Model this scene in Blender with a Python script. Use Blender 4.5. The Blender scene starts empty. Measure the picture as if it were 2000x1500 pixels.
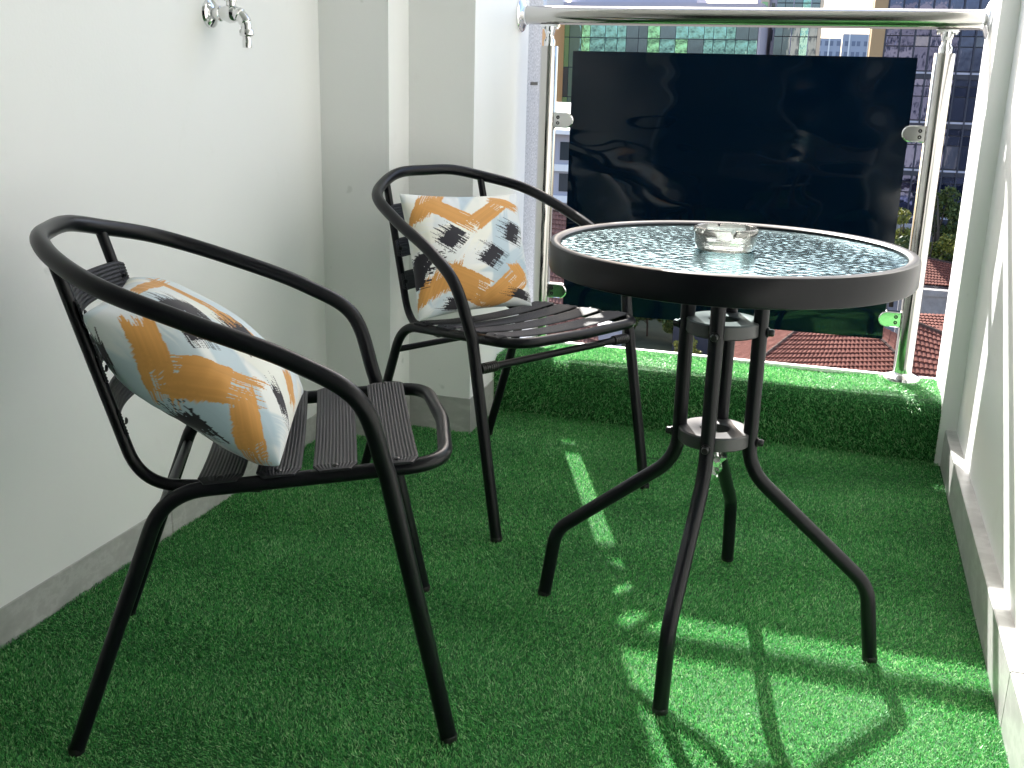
import bpy, math, random
import numpy as np
from mathutils import Vector, Matrix

random.seed(7)
rng = np.random.RandomState(11)
sc = bpy.context.scene
col = sc.collection

# ------------------------------------------------------------------ camera
YAW, PITCH, ROLL, EYE, FPX = -.2922, .2841, .0269, .965, 2066.84
fw = Vector((math.sin(YAW) * math.cos(PITCH), math.cos(YAW) * math.cos(PITCH), -math.sin(PITCH)))
rt = Vector((math.cos(YAW), -math.sin(YAW), 0))
up = rt.cross(fw)
r2 = rt * math.cos(ROLL) + up * math.sin(ROLL)
u2 = up * math.cos(ROLL) - rt * math.sin(ROLL)
cam = bpy.data.cameras.new("camera")
cam.sensor_width = 36.0
cam.lens = FPX / 2000 * 36.0
cam.clip_start = .02
cam.clip_end = 3000
cam_o = bpy.data.objects.new("camera", cam)
col.objects.link(cam_o)
cam_o.matrix_world = Matrix(((r2.x, u2.x, -fw.x, 0), (r2.y, u2.y, -fw.y, 0), (r2.z, u2.z, -fw.z, EYE), (0, 0, 0, 1)))
sc.camera = cam_o

# ------------------------------------------------------------------ sky, sun, exposure
SUN = Vector((.39, -1.0, -.825)).normalized()          # the way the light travels
elev = math.asin(-SUN.z)
azim = math.atan2(-SUN.x, -SUN.y)                     # from +Y towards +X
world = bpy.data.worlds.new("World")
sc.world = world
world.use_nodes = True
nt = world.node_tree
bg = nt.nodes["Background"]
sky = nt.nodes.new("ShaderNodeTexSky")
sky.sky_type = 'NISHITA'
sky.sun_disc = False
sky.sun_elevation = elev
sky.sun_rotation = azim
sky.air_density = 1.0
sky.dust_density = 3.0
nt.links.new(sky.outputs[0], bg.inputs[0])
bg.inputs[1].default_value = .13
sl = bpy.data.lights.new("sun", 'SUN')
sl.energy = 5.0
sl.angle = math.radians(.53)
sl.color = (1, .965, .91)
so = bpy.data.objects.new("sun", sl)
col.objects.link(so)
so.rotation_euler = SUN.to_track_quat('-Z', 'Y').to_euler()
so.location = (-4, 9, 9)
sc.view_settings.view_transform = 'Standard'
sc.view_settings.look = 'None'
sc.view_settings.gamma = 1
sc.view_settings.exposure = 1.93
sc.render.engine = 'CYCLES'
sc.cycles.use_denoising = True
sc.cycles.max_bounces = 20
sc.cycles.diffuse_bounces = 18
sc.cycles.glossy_bounces = 5
sc.cycles.transmission_bounces = 8
sc.cycles.transparent_max_bounces = 12
sc.cycles.sample_clamp_indirect = 6


# ------------------------------------------------------------------ materials
def mat(name, color, rough=.5, metal=0., spec=.5, **kw):
    m = bpy.data.materials.new(name)
    m.use_nodes = True
    b = m.node_tree.nodes["Principled BSDF"]
    b.inputs["Base Color"].default_value = (*color, 1)
    b.inputs["Roughness"].default_value = rough
    b.inputs["Metallic"].default_value = metal
    b.inputs["Specular IOR Level"].default_value = spec
    for k, v in kw.items():
        b.inputs[k.replace("_", " ")].default_value = v
    return m


def nodes(m):
    return m.node_tree.nodes, m.node_tree.links, m.node_tree.nodes["Principled BSDF"]


def noise(m, scale, detail=4, rough=.55, vec=None, stretch=None, obj=True):
    n, l, b = nodes(m)
    t = n.new("ShaderNodeTexNoise")
    t.inputs["Scale"].default_value = scale
    t.inputs["Detail"].default_value = detail
    t.inputs["Roughness"].default_value = rough
    co = n.new("ShaderNodeTexCoord")
    src = co.outputs["Object"] if obj else co.outputs["Generated"]
    if stretch:
        mp = n.new("ShaderNodeMapping")
        mp.inputs["Scale"].default_value = stretch
        l.new(src, mp.inputs[0])
        src = mp.outputs[0]
    l.new(src, t.inputs["Vector"])
    return t


def ramp(m, src, stops, sock="Base Color"):
    n, l, b = nodes(m)
    r = n.new("ShaderNodeValToRGB")
    e = r.color_ramp.elements
    while len(e) < len(stops):
        e.new(.5)
    for i, (p, c) in enumerate(stops):
        e[i].position = p
        e[i].color = (*c, 1) if len(c) == 3 else c
    l.new(src, r.inputs[0])
    if sock:
        l.new(r.outputs[0], b.inputs[sock])
    return r


def bump(m, src, strength=.3, dist=.002):
    n, l, b = nodes(m)
    bp = n.new("ShaderNodeBump")
    bp.inputs["Strength"].default_value = strength
    bp.inputs["Distance"].default_value = dist
    l.new(src, bp.inputs["Height"])
    l.new(bp.outputs[0], b.inputs["Normal"])
    return bp


M = {}
m = M['paint'] = mat("white wall paint", (.82, .84, .82), .55)
t = noise(m, 2.2, 5)
ramp(m, t.outputs[0], [(.3, (.865, .875, .875)), (.7, (.89, .895, .895))])
t2 = noise(m, 140, 4)
bump(m, t2.outputs[0], .25, .001)
n, l, b = nodes(m)
rc = [x for x in n if x.bl_idname == "ShaderNodeValToRGB"][0]
t3 = noise(m, 5.5, 7, .75, stretch=(1, 1, .6))
r3 = ramp(m, t3.outputs[0], [(.60, (1, 1, 1)), (.78, (.93, .93, .92))], None)
t4 = noise(m, 19, 2, .5)
r4 = ramp(m, t4.outputs[0], [(.745, (1, 1, 1)), (.80, (.80, .81, .80))], None)
x1 = n.new("ShaderNodeMixRGB"); x1.blend_type = 'MULTIPLY'; x1.inputs[0].default_value = 1
x2 = n.new("ShaderNodeMixRGB"); x2.blend_type = 'MULTIPLY'; x2.inputs[0].default_value = 1
l.new(rc.outputs[0], x1.inputs[1]); l.new(r3.outputs[0], x1.inputs[2])
l.new(x1.outputs[0], x2.inputs[1]); l.new(r4.outputs[0], x2.inputs[2])
l.new(x2.outputs[0], b.inputs["Base Color"])
m = M['skirt'] = mat("grey marble skirting tile", (.33, .33, .33), .32)
t = noise(m, 7, 8, .65, stretch=(1, 1.6, 2.5))
ramp(m, t.outputs[0], [(.30, (.37, .37, .365)), (.5, (.46, .46, .45)), (.56, (.53, .53, .52)), (.62, (.44, .44, .43)), (.8, (.50, .50, .49))])
m = M['granite'] = mat("speckled grey granite", (.5, .5, .52), .6)
t = noise(m, 160, 3, .7)
ramp(m, t.outputs[0], [(.35, (.30, .31, .34)), (.5, (.50, .51, .55)), (.65, (.66, .67, .70))])
m = M['black'] = mat("satin black powder coat", (.0050, .0056, .0080), .31, spec=.24)
t = noise(m, 700, 2)
bump(m, t.outputs[0], .06, .0006)
m = M['slat'] = mat("ribbed black aluminium slat", (.022, .023, .027), .45, spec=.25)
m = M['plastic'] = mat("black plastic", (.01, .01, .011), .45)
m = M['screw'] = mat("dark screw", (.03, .03, .032), .3, .6)
m = M['steel'] = mat("polished stainless steel", (.56, .545, .52), .09, 1.)
t = noise(m, 30, 3, stretch=(8, 8, .3))
ramp(m, t.outputs[0], [(.3, (.07,) * 3), (.7, (.13,) * 3)], "Roughness")
m = M['chrome'] = mat("chrome", (.78, .78, .78), .07, 1.)
m = M['panel'] = mat("glossy navy black glass", (.0012, .0055, .0140), .035, spec=.45)
t = noise(m, 4.5, 1, .4, stretch=(.8, 1, 1.5))
bump(m, t.outputs[0], .30, .03)
t = noise(m, 5, 6, .7, stretch=(1, 1, .35))
ramp(m, t.outputs[0], [(.45, (.03,) * 3), (.75, (.11,) * 3)], "Roughness")
t = noise(m, 4, 7, .72, stretch=(.5, 1, 1.6))
ramp(m, t.outputs[0], [(.48, (.0008, .0062, .0165)), (.64, (.0020, .0080, .0180)), (.80, (.006, .012, .022))])
m = M['turf_back'] = mat("turf backing", (.018, .10, .025), .9)

# turf blades
m = M['turf'] = mat("artificial grass blade", (.03, .14, .03), .42, spec=.5)
n, l, b = nodes(m)
g = n.new("ShaderNodeNewGeometry")
r = ramp(m, g.outputs["Random Per Island"], [(0, (.024, .18, .045)), (.4, (.072, .40, .098)), (.75, (.16, .55, .155)), (1, (.52, .78, .42))], None)
t = noise(m, 3.2, 4, .6)
mx = n.new("ShaderNodeMixRGB")
mx.blend_type = 'MULTIPLY'
mx.inputs[0].default_value = 1
r2_ = ramp(m, t.outputs[0], [(.3, (.80, .86, .84)), (.7, (1.12, 1.06, 1.05))], None)
l.new(r.outputs[0], mx.inputs[1])
l.new(r2_.outputs[0], mx.inputs[2])
l.new(mx.outputs[0], b.inputs["Base Color"])
tr = n.new("ShaderNodeBsdfTranslucent")
l.new(mx.outputs[0], tr.inputs[0])
ms = n.new("ShaderNodeMixShader")
ms.inputs[0].default_value = .28
out = n["Material Output"]
l.new(b.outputs[0], ms.inputs[1])
l.new(tr.outputs[0], ms.inputs[2])
l.new(ms.outputs[0], out.inputs[0])


def thin_glass(name, tint, refl_rough, bump_nodes, white=.0, fres=1.5, scat=(.36, .62, .67), refl=(1, 1, 1)):
    """a thin sheet: transmits straight through with a tint, reflects by Fresnel off its relief"""
    m = bpy.data.materials.new(name)
    m.use_nodes = True
    n, l = m.node_tree.nodes, m.node_tree.links
    n.remove(n["Principled BSDF"])
    out = n["Material Output"]
    tp = n.new("ShaderNodeBsdfTransparent")
    tp.inputs[0].default_value = (*tint, 1)
    gl = n.new("ShaderNodeBsdfGlossy")
    gl.inputs["Roughness"].default_value = refl_rough
    gl.inputs["Color"].default_value = (*refl, 1)
    fr = n.new("ShaderNodeFresnel")
    fr.inputs[0].default_value = fres
    mix = n.new("ShaderNodeMixShader")
    l.new(fr.outputs[0], mix.inputs[0])
    l.new(gl.outputs[0], mix.inputs[2])
    if white > 0:
        df = n.new("ShaderNodeBsdfDiffuse")
        df.inputs[0].default_value = (*scat, 1)
        tl = n.new("ShaderNodeBsdfTranslucent")
        tl.inputs[0].default_value = (*scat, 1)
        a = n.new("ShaderNodeMixShader")
        a.inputs[0].default_value = .6
        l.new(df.outputs[0], a.inputs[1])
        l.new(tl.outputs[0], a.inputs[2])
        b2 = n.new("ShaderNodeMixShader")
        b2.inputs[0].default_value = white
        l.new(tp.outputs[0], b2.inputs[1])
        l.new(a.outputs[0], b2.inputs[2])
        l.new(b2.outputs[0], mix.inputs[1])
    else:
        l.new(tp.outputs[0], mix.inputs[1])
    if bump_nodes:
        sc_, st, dist, stretch = bump_nodes
        co = n.new("ShaderNodeTexCoord")
        mp = n.new("ShaderNodeMapping")
        mp.inputs["Scale"].default_value = stretch
        l.new(co.outputs["Object"], mp.inputs[0])
        v = n.new("ShaderNodeTexVoronoi")
        v.feature = 'SMOOTH_F1'
        v.inputs["Scale"].default_value = sc_
        l.new(mp.outputs[0], v.inputs["Vector"])
        bp = n.new("ShaderNodeBump")
        bp.inputs["Strength"].default_value = st
        bp.inputs["Distance"].default_value = dist
        l.new(v.outputs["Distance"], bp.inputs["Height"])
        for s in (gl, fr):
            l.new(bp.outputs[0], s.inputs["Normal"])
    l.new(mix.outputs[0], out.inputs[0])
    return m


M['table_glass'] = thin_glass("hammered table glass", (.66, .80, .80), .13, (74, 1.0, .0010, (1, 1.5, 1)), .065, 1.38, refl=(.42, .58, .63))
M['ash_glass'] = thin_glass("clear pressed glass", (.93, .95, .93), .03, None, .10, 1.6, (.9, .9, .85))
M['bag'] = thin_glass("clear plastic film", (.85, .87, .86), .12, None, .12, 1.55, (.8, .8, .8))
m = M['fabric'] = mat("printed cushion fabric", (.7, .72, .72), .75, spec=.25, Sheen_Weight=.15)
n, l, b = nodes(m)
at = n.new("ShaderNodeAttribute")
at.attribute_name = "print"
l.new(at.outputs["Color"], b.inputs["Base Color"])
t = noise(m, 900, 2)
bump(m, t.outputs[0], .12, .0006)


# ------------------------------------------------------------------ mesh helpers
class MB:
    def __init__(self):
        self.v, self.f = [], []

    def add(self, vs, fs):
        o = len(self.v)
        self.v += [tuple(p) for p in vs]
        self.f += [tuple(i + o for i in q) for q in fs]
        return self

    def box(self, x0, x1, y0, y1, z0, z1, bev=0):
        if bev <= 0:
            vs = [(x, y, z) for x in (x0, x1) for y in (y0, y1) for z in (z0, z1)]
            return self.add(vs, [(0, 1, 3, 2), (4, 6, 7, 5), (0, 4, 5, 1), (2, 3, 7, 6), (0, 2, 6, 4), (1, 5, 7, 3)])
        import bmesh
        bm = bmesh.new()
        bmesh.ops.create_cube(bm, size=1)
        for v in bm.verts:
            v.co = Vector(((x0 + x1) / 2 + v.co.x * (x1 - x0), (y0 + y1) / 2 + v.co.y * (y1 - y0), (z0 + z1) / 2 + v.co.z * (z1 - z0)))
        bmesh.ops.bevel(bm, geom=list(bm.edges), offset=bev, segments=2, affect='EDGES')
        bm.verts.ensure_lookup_table()
        bm.verts.index_update()
        self.add([v.co[:] for v in bm.verts], [[v.index for v in f.verts] for f in bm.faces])
        bm.free()
        return self

    def lathe(self, prof, c=(0, 0, 0), n=48, axis='z', close=False):
        vs, fs = [], []
        k = len(prof)
        for i in range(n):
            a = 2 * math.pi * i / n
            for r, z in prof:
                p = (r * math.cos(a), r * math.sin(a), z)
                if axis == 'x':
                    p = (p[2], p[0], p[1])
                if axis == 'y':
                    p = (p[1], p[2], p[0])
                vs.append((p[0] + c[0], p[1] + c[1], p[2] + c[2]))
        kk = k if close else k - 1
        for i in range(n):
            for j in range(kk):
                a, b_ = i * k + j, i * k + (j + 1) % k
                d, e = ((i + 1) % n) * k + j, ((i + 1) % n) * k + (j + 1) % k
                fs.append((a, d, e, b_))
        return self.add(vs, fs)

    def tube(self, path, rad, n=14, caps=True, flat=None):
        path = [Vector(p) for p in path]
        q = [path[0]]
        for p in path[1:]:
            if (p - q[-1]).length > 1e-5:
                q.append(p)
        path = q
        rs = rad if hasattr(rad, '__len__') else [rad] * len(path)
        tang = []
        for i in range(len(path)):
            a = path[max(i - 1, 0)]
            b_ = path[min(i + 1, len(path) - 1)]
            tang.append((b_ - a).normalized())
        u = tang[0].orthogonal().normalized()
        vs, fs = [], []
        for i, p in enumerate(path):
            if i:
                u = (u - tang[i] * u.dot(tang[i])).normalized()
            w = tang[i].cross(u)
            for k in range(n):
                a = 2 * math.pi * k / n
                vs.append(p + (u * math.cos(a) + w * math.sin(a)) * rs[i])
        for i in range(len(path) - 1):
            for k in range(n):
                fs.append((i * n + k, i * n + (k + 1) % n, (i + 1) * n + (k + 1) % n, (i + 1) * n + k))
        if caps:
            fs.append(tuple(range(n - 1, -1, -1)))
            fs.append(tuple(range((len(path) - 1) * n, len(path) * n)))
        return self.add(vs, fs)

    def mesh(self, name, material, smooth=False):
        me = bpy.data.meshes.new(name)
        me.from_pydata([tuple(v) for v in self.v], [], self.f)
        me.materials.append(M[material] if isinstance(material, str) else material)
        if smooth:
            me.shade_smooth()
            if smooth != 'all':
                try:
                    me.set_sharp_from_angle(angle=math.radians(38))
                except Exception:
                    pass
        me.update()
        return me

    def build(self, name, material, parent=None, smooth=False):
        return link(name, self.mesh(name, material, smooth), parent)


def link(name, data, parent=None, loc=None):
    o = bpy.data.objects.new(name, data)
    col.objects.link(o)
    if parent:
        o.parent = parent
    if loc:
        o.location = loc
    return o


def tag(o, label=None, cat=None, group=None, kind=None):
    for k, v in (('label', label), ('category', cat), ('group', group), ('kind', kind)):
        if v:
            o[k] = v
    return o


def thing(name, label, cat, loc=(0, 0, 0), rz=0, group=None):
    o = bpy.data.objects.new(name, None)
    o.empty_display_size = .1
    col.objects.link(o)
    o.location = loc
    o.rotation_euler = (0, 0, rz)
    return tag(o, label, cat, group)


def np_mesh(name, V, quads=None, tris=None, material=None):
    me = bpy.data.meshes.new(name)
    nq = 0 if quads is None else len(quads)
    ntri = 0 if tris is None else len(tris)
    me.vertices.add(len(V))
    me.vertices.foreach_set("co", np.ascontiguousarray(V, np.float32).ravel())
    loops = np.concatenate([x.ravel() for x in (quads, tris) if x is not None]).astype(np.int32)
    me.loops.add(len(loops))
    me.loops.foreach_set("vertex_index", loops)
    st = np.concatenate([np.arange(nq) * 4, nq * 4 + np.arange(ntri) * 3]).astype(np.int32)
    me.polygons.add(nq + ntri)
    me.polygons.foreach_set("loop_start", st)
    me.update(calc_edges=True)
    if material:
        me.materials.append(M[material] if isinstance(material, str) else material)
    return me


def fillet(pts, rad, n=8):
    pts = [Vector(p) for p in pts]
    o = [pts[0]]
    for i in range(1, len(pts) - 1):
        p0, p1, p2 = pts[i - 1:i + 2]
        r = rad[i] if hasattr(rad, '__len__') else rad
        if r <= 0:
            o.append(p1)
            continue
        a, b_ = p0 - p1, p2 - p1
        la, lb = a.length, b_.length
        ang = a.angle(b_)
        d = min(r / math.tan(ang / 2), (.49 if i > 1 else .9) * la, (.49 if i < len(pts) - 2 else .9) * lb)
        s, e = p1 + a.normalized() * d, p1 + b_.normalized() * d
        for k in range(n):
            t = k / (n - 1)
            o.append(s * (1 - t) ** 2 + p1 * 2 * t * (1 - t) + e * t * t)
    o.append(pts[-1])
    return o


def catmull(pts, n=8):
    pts = [np.array(p, float) for p in pts]
    pts = [2 * pts[0] - pts[1]] + pts + [2 * pts[-1] - pts[-2]]
    o = []
    for i in range(1, len(pts) - 2):
        p0, p1, p2, p3 = pts[i - 1:i + 3]
        t = [0]
        for x, y in ((p0, p1), (p1, p2), (p2, p3)):
            t.append(t[-1] + np.linalg.norm(y - x) ** .5)
        for k in range(n):
            T = t[1] + (t[2] - t[1]) * k / n
            L = lambda a, b_, ta, tb: (tb - T) / (tb - ta) * a + (T - ta) / (tb - ta) * b_
            A1, A2, A3 = L(p0, p1, t[0], t[1]), L(p1, p2, t[1], t[2]), L(p2, p3, t[2], t[3])
            o.append(L(L(A1, A2, t[0], t[2]), L(A2, A3, t[1], t[3]), t[1], t[2]))
    o.append(pts[-2])
    return [Vector(p) for p in o]


# ------------------------------------------------------------------ balcony shell
XL, XR, XW, ZC, YB = -1.298, .333, .360, 2.72, -1.6
FL = -.0036
mb = MB().box(XL - .2, XW + .2, YB, 3.11, FL - .18, FL - .003)
tag(mb.build("balcony_floor", 'turf_back'), kind='structure')

w = thing("balcony_wall", "long plain white side wall behind the chairs, with the tap on it", "wall", (XL, 0, 0))
MB().box(-.2, 0, YB, 2.5393, -.05, ZC).build("wall_face", 'paint', w)
for i, (a, b_) in enumerate([(YB, -.603), (-.6, .597), (.6, 1.797), (1.8, 2.5393)]):
    MB().box(-.004, .003, a, b_, -.02, .0656, .0012).build("skirting_tile", 'skirt', w)

p = thing("corner_pillar", "stepped white corner pillar between the long wall and the railing", "pillar", (XL, 2.5393, 0))
ox, oy = XL, 2.5393
pl = [(-1.5, 2.5393), (-1.1073, 2.5393), (-1.1073, 2.6695), (-.9254, 2.6695), (-.9254, 3.15), (-1.5, 3.15)]
vs = [(x - ox, y - oy, z) for z in (-.05, ZC) for x, y in pl]
fs = [(i, (i + 1) % 6, 6 + (i + 1) % 6, 6 + i) for i in range(6)]
MB().add(vs, fs).build("pillar_body", 'paint', p)
for x0, x1, y0, y1 in [(XL + .003, -1.104, 2.536, 2.5393), (-1.1073, -1.104, 2.5395, 2.6663), (-1.104, -.9222, 2.6663, 2.6695), (-.9254, -.9222, 2.6697, 2.88)]:
    MB().box(x0 - ox, x1 - ox, y0 - oy, y1 - oy, -.02, .0945).build("skirting_tile", 'skirt', p)

w = thing("balcony_wall", "sunlit white side wall on the right crossed by the railing's shadows", "wall", (XW, 0, 0))
MB().box(0, .24, YB, 2.874, -.05, ZC).build("wall_face", 'paint', w)
for i, (a, b_) in enumerate([(YB, -.602), (-.6, .598), (.6, 1.6245), (1.6265, 2.876)]):
    MB().box(XR - XW, .004, a, b_, -.02, .0947, .0015).build("skirting_tile", 'skirt', w)
p = thing("end_pier", "narrow white pier holding the right end of the steel rail", "pier", (.318, 2.874, 0))
MB().box(0, .28, 0, .256, -.05, ZC).build("pier_body", 'paint', p)

tag(MB().box(XL - .2, XW + .24, YB - .15, 3.13, ZC + .001, ZC + .2).build("ceiling", 'paint'), kind='structure')
# unseen end behind the camera: white wall, wide dark glazing added to darken reflections
M['added_doorglass'] = mat("dark door glass", (.01, .012, .014), .05, spec=.6)
M['alu'] = mat("grey aluminium frame", (.18, .18, .19), .4, .5)
w = thing("balcony_wall", "unseen white end wall around dark glazing added for the reflections", "wall", (0, YB, 0))
MB().box(XL - .2, -1.25, -.15, 0, -.05, ZC).box(.31, XW + .24, -.15, 0, -.05, ZC).box(-1.25, .31, -.15, 0, 2.35, ZC).build("wall_face", 'paint', w)
d = MB().box(-1.25, .31, -.11, -.05, -.02, 2.35).build("added_door", 'added_doorglass', w)
MB().box(-1.25, -1.19, -.049, -.02, 0, 2.35).box(.25, .31, -.049, -.02, 0, 2.35).box(-.50, -.44, -.049, -.02, 0, 2.28).box(-1.19, .25, -.049, -.02, 2.281, 2.35).build("added_door_frame", 'alu', d)

# step under the railing
YS, HS = 2.888, .160
R_ = .03
prof = [(YS, FL)] + [(YS, z) for z in np.linspace(.02, HS - R_, 4)] + [(YS + R_ - R_ * math.cos(a), HS - R_ + R_ * math.sin(a)) for a in np.linspace(.2, math.pi / 2, 6)] + [(3.10, HS), (3.10, FL)]
vs, fs = [], []
for x in (-.925, .3595):
    vs += [(x, y, z) for y, z in prof]
k = len(prof)
fs = [(i, k + i, k + i + 1, i + 1) for i in range(k - 1)] + [tuple(range(k)), tuple(range(2 * k - 1, k - 1, -1))]
tag(MB().add(vs, fs).build("balcony_step", 'turf_back'), kind='structure')
tag(MB().box(-.925, .318, 3.1002, 3.118, -.2, .172).build("balcony_kerb", 'paint'), kind='structure')


# ------------------------------------------------------------------ artificial grass
def fieldnoise(x, y, seed, f0, n=10):
    r = np.random.RandomState(seed)
    o = np.zeros_like(x)
    for k in range(n):
        a = r.uniform(0, 2 * math.pi)
        f = f0 * r.uniform(.5, 2.0)
        o += np.sin(f * (x * math.cos(a) + y * math.sin(a)) + r.uniform(0, 6.3)) / math.sqrt(n)
    return o


def blades(B, N, lean, hgt, wid, rs):
    """B base points, N unit normals, lean vectors; -> mesh arrays of 5-vertex blades"""
    n = len(B)
    a = rs.uniform(0, 2 * math.pi, n)
    ref = np.where(np.abs(N[:, :1]) > .8, np.array([[0, 1., 0]]), np.array([[1., 0, 0]]))
    t1 = np.cross(N, ref)
    t1 /= np.linalg.norm(t1, axis=1, keepdims=True)
    t2 = np.cross(N, t1)
    side = t1 * np.cos(a)[:, None] + t2 * np.sin(a)[:, None]
    rnd = t1 * rs.normal(0, .50, n)[:, None] + t2 * rs.normal(0, .50, n)[:, None]
    L = lean + rnd
    h = hgt[:, None]
    w_ = wid[:, None]
    tip = B + N * h * (1 - .22 * np.minimum(1, (L ** 2).sum(1, keepdims=True))) + L * h * .95
    V = np.stack([B - side * w_ / 2, B + side * w_ / 2, tip + side * w_ * .30, tip - side * w_ * .30], 1).reshape(-1, 3)
    i = np.arange(n)[:, None] * 4
    return V, i + np.array([[0, 1, 2, 3]]), None


def seam_d(x, y):
    ys = 2.642 + .012 * np.sin(x * 17) * .3 + .012 * (x + .4)
    wdt = np.where(x < -.335, .010, .0040)
    return (np.abs(y - ys) < wdt) & (x > -.42) & (x < .02)


rs = np.random.RandomState(3)
parts = []
for y0, y1, dens in ((.85, 1.35, 190000), (1.35, 1.9, 170000), (1.9, 2.89, 135000)):
    n = int(dens * (y1 - y0) * (XR - XL))
    parts.append(np.stack([rs.uniform(XL + .006, XR - .004, n), rs.uniform(y0, y1, n)], 1))
xy = np.concatenate(parts)
x, y = xy[:, 0], xy[:, 1]
keep = ~seam_d(x, y) & ~((x < -1.1) & (y > 2.535)) & ~((x < -.918) & (y > 2.663))
xy = xy[keep]
x, y = xy[:, 0], xy[:, 1]
rid = .0016 * fieldnoise(x * .5, y, 5, 9) + .0010 * fieldnoise(x, y, 8, 40)
B = np.stack([x, y, FL + rid * .8], 1)
N = np.tile([[0, 0, 1.]], (len(x), 1))
lx = .30 * fieldnoise(x, y * 1.4, 21, 5) + .22 * fieldnoise(x, y, 22, 16)
ly = .30 * fieldnoise(x, y * 1.4, 23, 5) + .22 * fieldnoise(x, y, 24, 16) - .12
band = np.sin(21 * (y + .05 * fieldnoise(x, y * .3, 61, 3)) + 1.5 * fieldnoise(x, y, 62, 2))
lean = np.stack([lx * .5, ly * .5 + .32 * band, 0 * lx], 1)
hgt = .0044 * (1 + .22 * rs.normal(0, 1, len(x))).clip(.5, 1.6) * (1 + .12 * fieldnoise(x, y, 30, 14))
V, Q, T = blades(B, N, lean, hgt, rs.uniform(.0012, .0019, len(x)), rs)
g = link("artificial_grass", np_mesh("artificial_grass", V, Q, T, 'turf'))
tag(g, "short green artificial grass covering the balcony floor", "artificial grass", kind='stuff')

seg = np.diff(np.array(prof), axis=0)
ln = np.linalg.norm(seg, axis=1)
ln[-1] = 0
n = int(130000 * ln.sum() * 1.28)
ix = rs.choice(len(seg), n, p=ln / ln.sum())
tt = rs.uniform(0, 1, n)
pp = np.array(prof)[ix] + seg[ix] * tt[:, None]
xx = rs.uniform(-.922, .355, n)
nn = np.stack([0 * xx, -seg[ix][:, 1] / ln[ix], seg[ix][:, 0] / ln[ix]], 1)
ok = (xx < .316) | (pp[:, 0] < 2.872)
wob = .007 + .0045 * fieldnoise(xx, pp[:, 1] * 2, 41, 11)
B = np.stack([xx, pp[:, 0], pp[:, 1]], 1) + nn * wob[:, None]
lean = np.stack([.3 * fieldnoise(xx, pp[:, 0], 43, 12), -.2 + 0 * xx, -.35 + .2 * fieldnoise(xx, pp[:, 1], 44, 14)], 1)
B, nn, lean, = B[ok], nn[ok], lean[ok]
V, Q, T = blades(B, nn, lean, .0065 * (1 + .25 * rs.normal(0, 1, len(B))).clip(.5, 1.6), rs.uniform(.0012, .0020, len(B)), rs)
g = link("artificial_grass", np_mesh("step_grass", V, Q, T, 'turf'))
tag(g, "green artificial grass wrapped over the step below the railing", "artificial grass", kind='stuff')

# ------------------------------------------------------------------ railing
YP = 3.0643
rail = thing("balcony_railing", "polished steel balcony railing with one large navy black glass panel", "railing", (0, YP, 0))
ZR = 1.1299
tr_ = MB().tube([(-.918, 0, ZR), (.312, 0, ZR)], .025, 40).build("top_rail", 'steel', rail, True)
for sx, x0 in ((1, -.9254), (-1, .318)):
    pr = [(.0, 0), (.047, 0), (.047, .004), (.043, .009), (.030, .013), (.0258, .016), (.0258, .021)]
    MB().lathe([(r, z * sx) for r, z in pr], (x0, 0, ZR), 36, 'x').build("wall_flange", 'chrome', tr_, True)
for xp in (-.8369, .2213):
    po = MB().lathe([(0, HS + .01), (.0255, HS + .01), (.0255, 1.045), (.0245, 1.047), (0, 1.047)], (xp, 0, 0), 40).build("post", 'steel', rail, True)
    MB().lathe([(.0, HS + .0), (.050, HS + .0), (.051, HS + .014), (.048, HS + .022), (.034, HS + .027), (.027, HS + .031), (.0257, HS + .034)], (xp, 0, 0), 40).build("base_flange", 'chrome', po, True)
    b1 = MB().tube([(xp, 0, 1.047), (xp, 0, 1.062), (xp, 0, 1.068), (xp, 0, 1.078), (xp, 0, 1.088), (xp, 0, 1.1)], [.016, .016, .012, .012, .0155, .0155], 20)
    b1.box(xp - .028, xp + .028, -.013, .013, 1.0975, 1.1055, .003)
    for s in (-1, 1):
        b1.tube([(xp + s * .0205, 0, 1.0935), (xp + s * .0205, 0, 1.0975)], .0045, 10)
    b1.lathe([(0, -.0195), (.005, -.0195), (.005, -.012)], (xp, 0, 1.083), 12, 'y')
    b1.build("saddle_bracket", 'chrome', po, True)
PXL, PXR, PZT, PZB = -.7666, .1568, 1.0351, .2821
MB().box(PXL, PXR, -.004, .004, PZB, PZT, .001).build("glass_panel", 'panel', rail)


def clamp(xp, s, z):
    """glass clamp: flat plate with a half-round end gripping the sheet, s = direction from the post"""
    L, h, tk = .058, .0215, .013
    pts = [(0, -h), (L - h, -h)] + [(L - h + h * math.sin(a), -h * math.cos(a)) for a in np.linspace(.2, math.pi - .2, 9)] + [(L - h, h), (0, h)]
    mb = MB()
    k = len(pts)
    ring = []
    for yy, ins in ((-tk, .0025), (-tk + .0025, 0), (tk - .0025, 0), (tk, .0025)):
        ring.append([(xp + s * (.0235 + max(0, px - (ins if px > 0 else 0))), yy, z + pz * (1 - ins / h)) for px, pz in pts])
    vs = [p for r in ring for p in r]
    fs = [(j * k + i, j * k + (i + 1) % k, (j + 1) * k + (i + 1) % k, (j + 1) * k + i) for j in range(3) for i in range(k)]
    fs += [tuple(range(k - 1, -1, -1)), tuple(range(3 * k, 4 * k))]
    c = mb.add(vs, fs).build("glass_clamp", 'chrome', rail, True)
    for dz in (-.008, .008):
        MB().lathe([(.0016, -tk - .0006), (.0030, -tk - .0012), (.0052, -tk - .0004), (.0052, -tk + .001)], (xp + s * .036, 0, z + dz), 14, 'y').build("clamp_screw", 'screw', c, True)


for xp, s in ((-.8369, 1), (.2213, -1)):
    for z in (.843, .342):
        clamp(xp, s, z)

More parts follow.
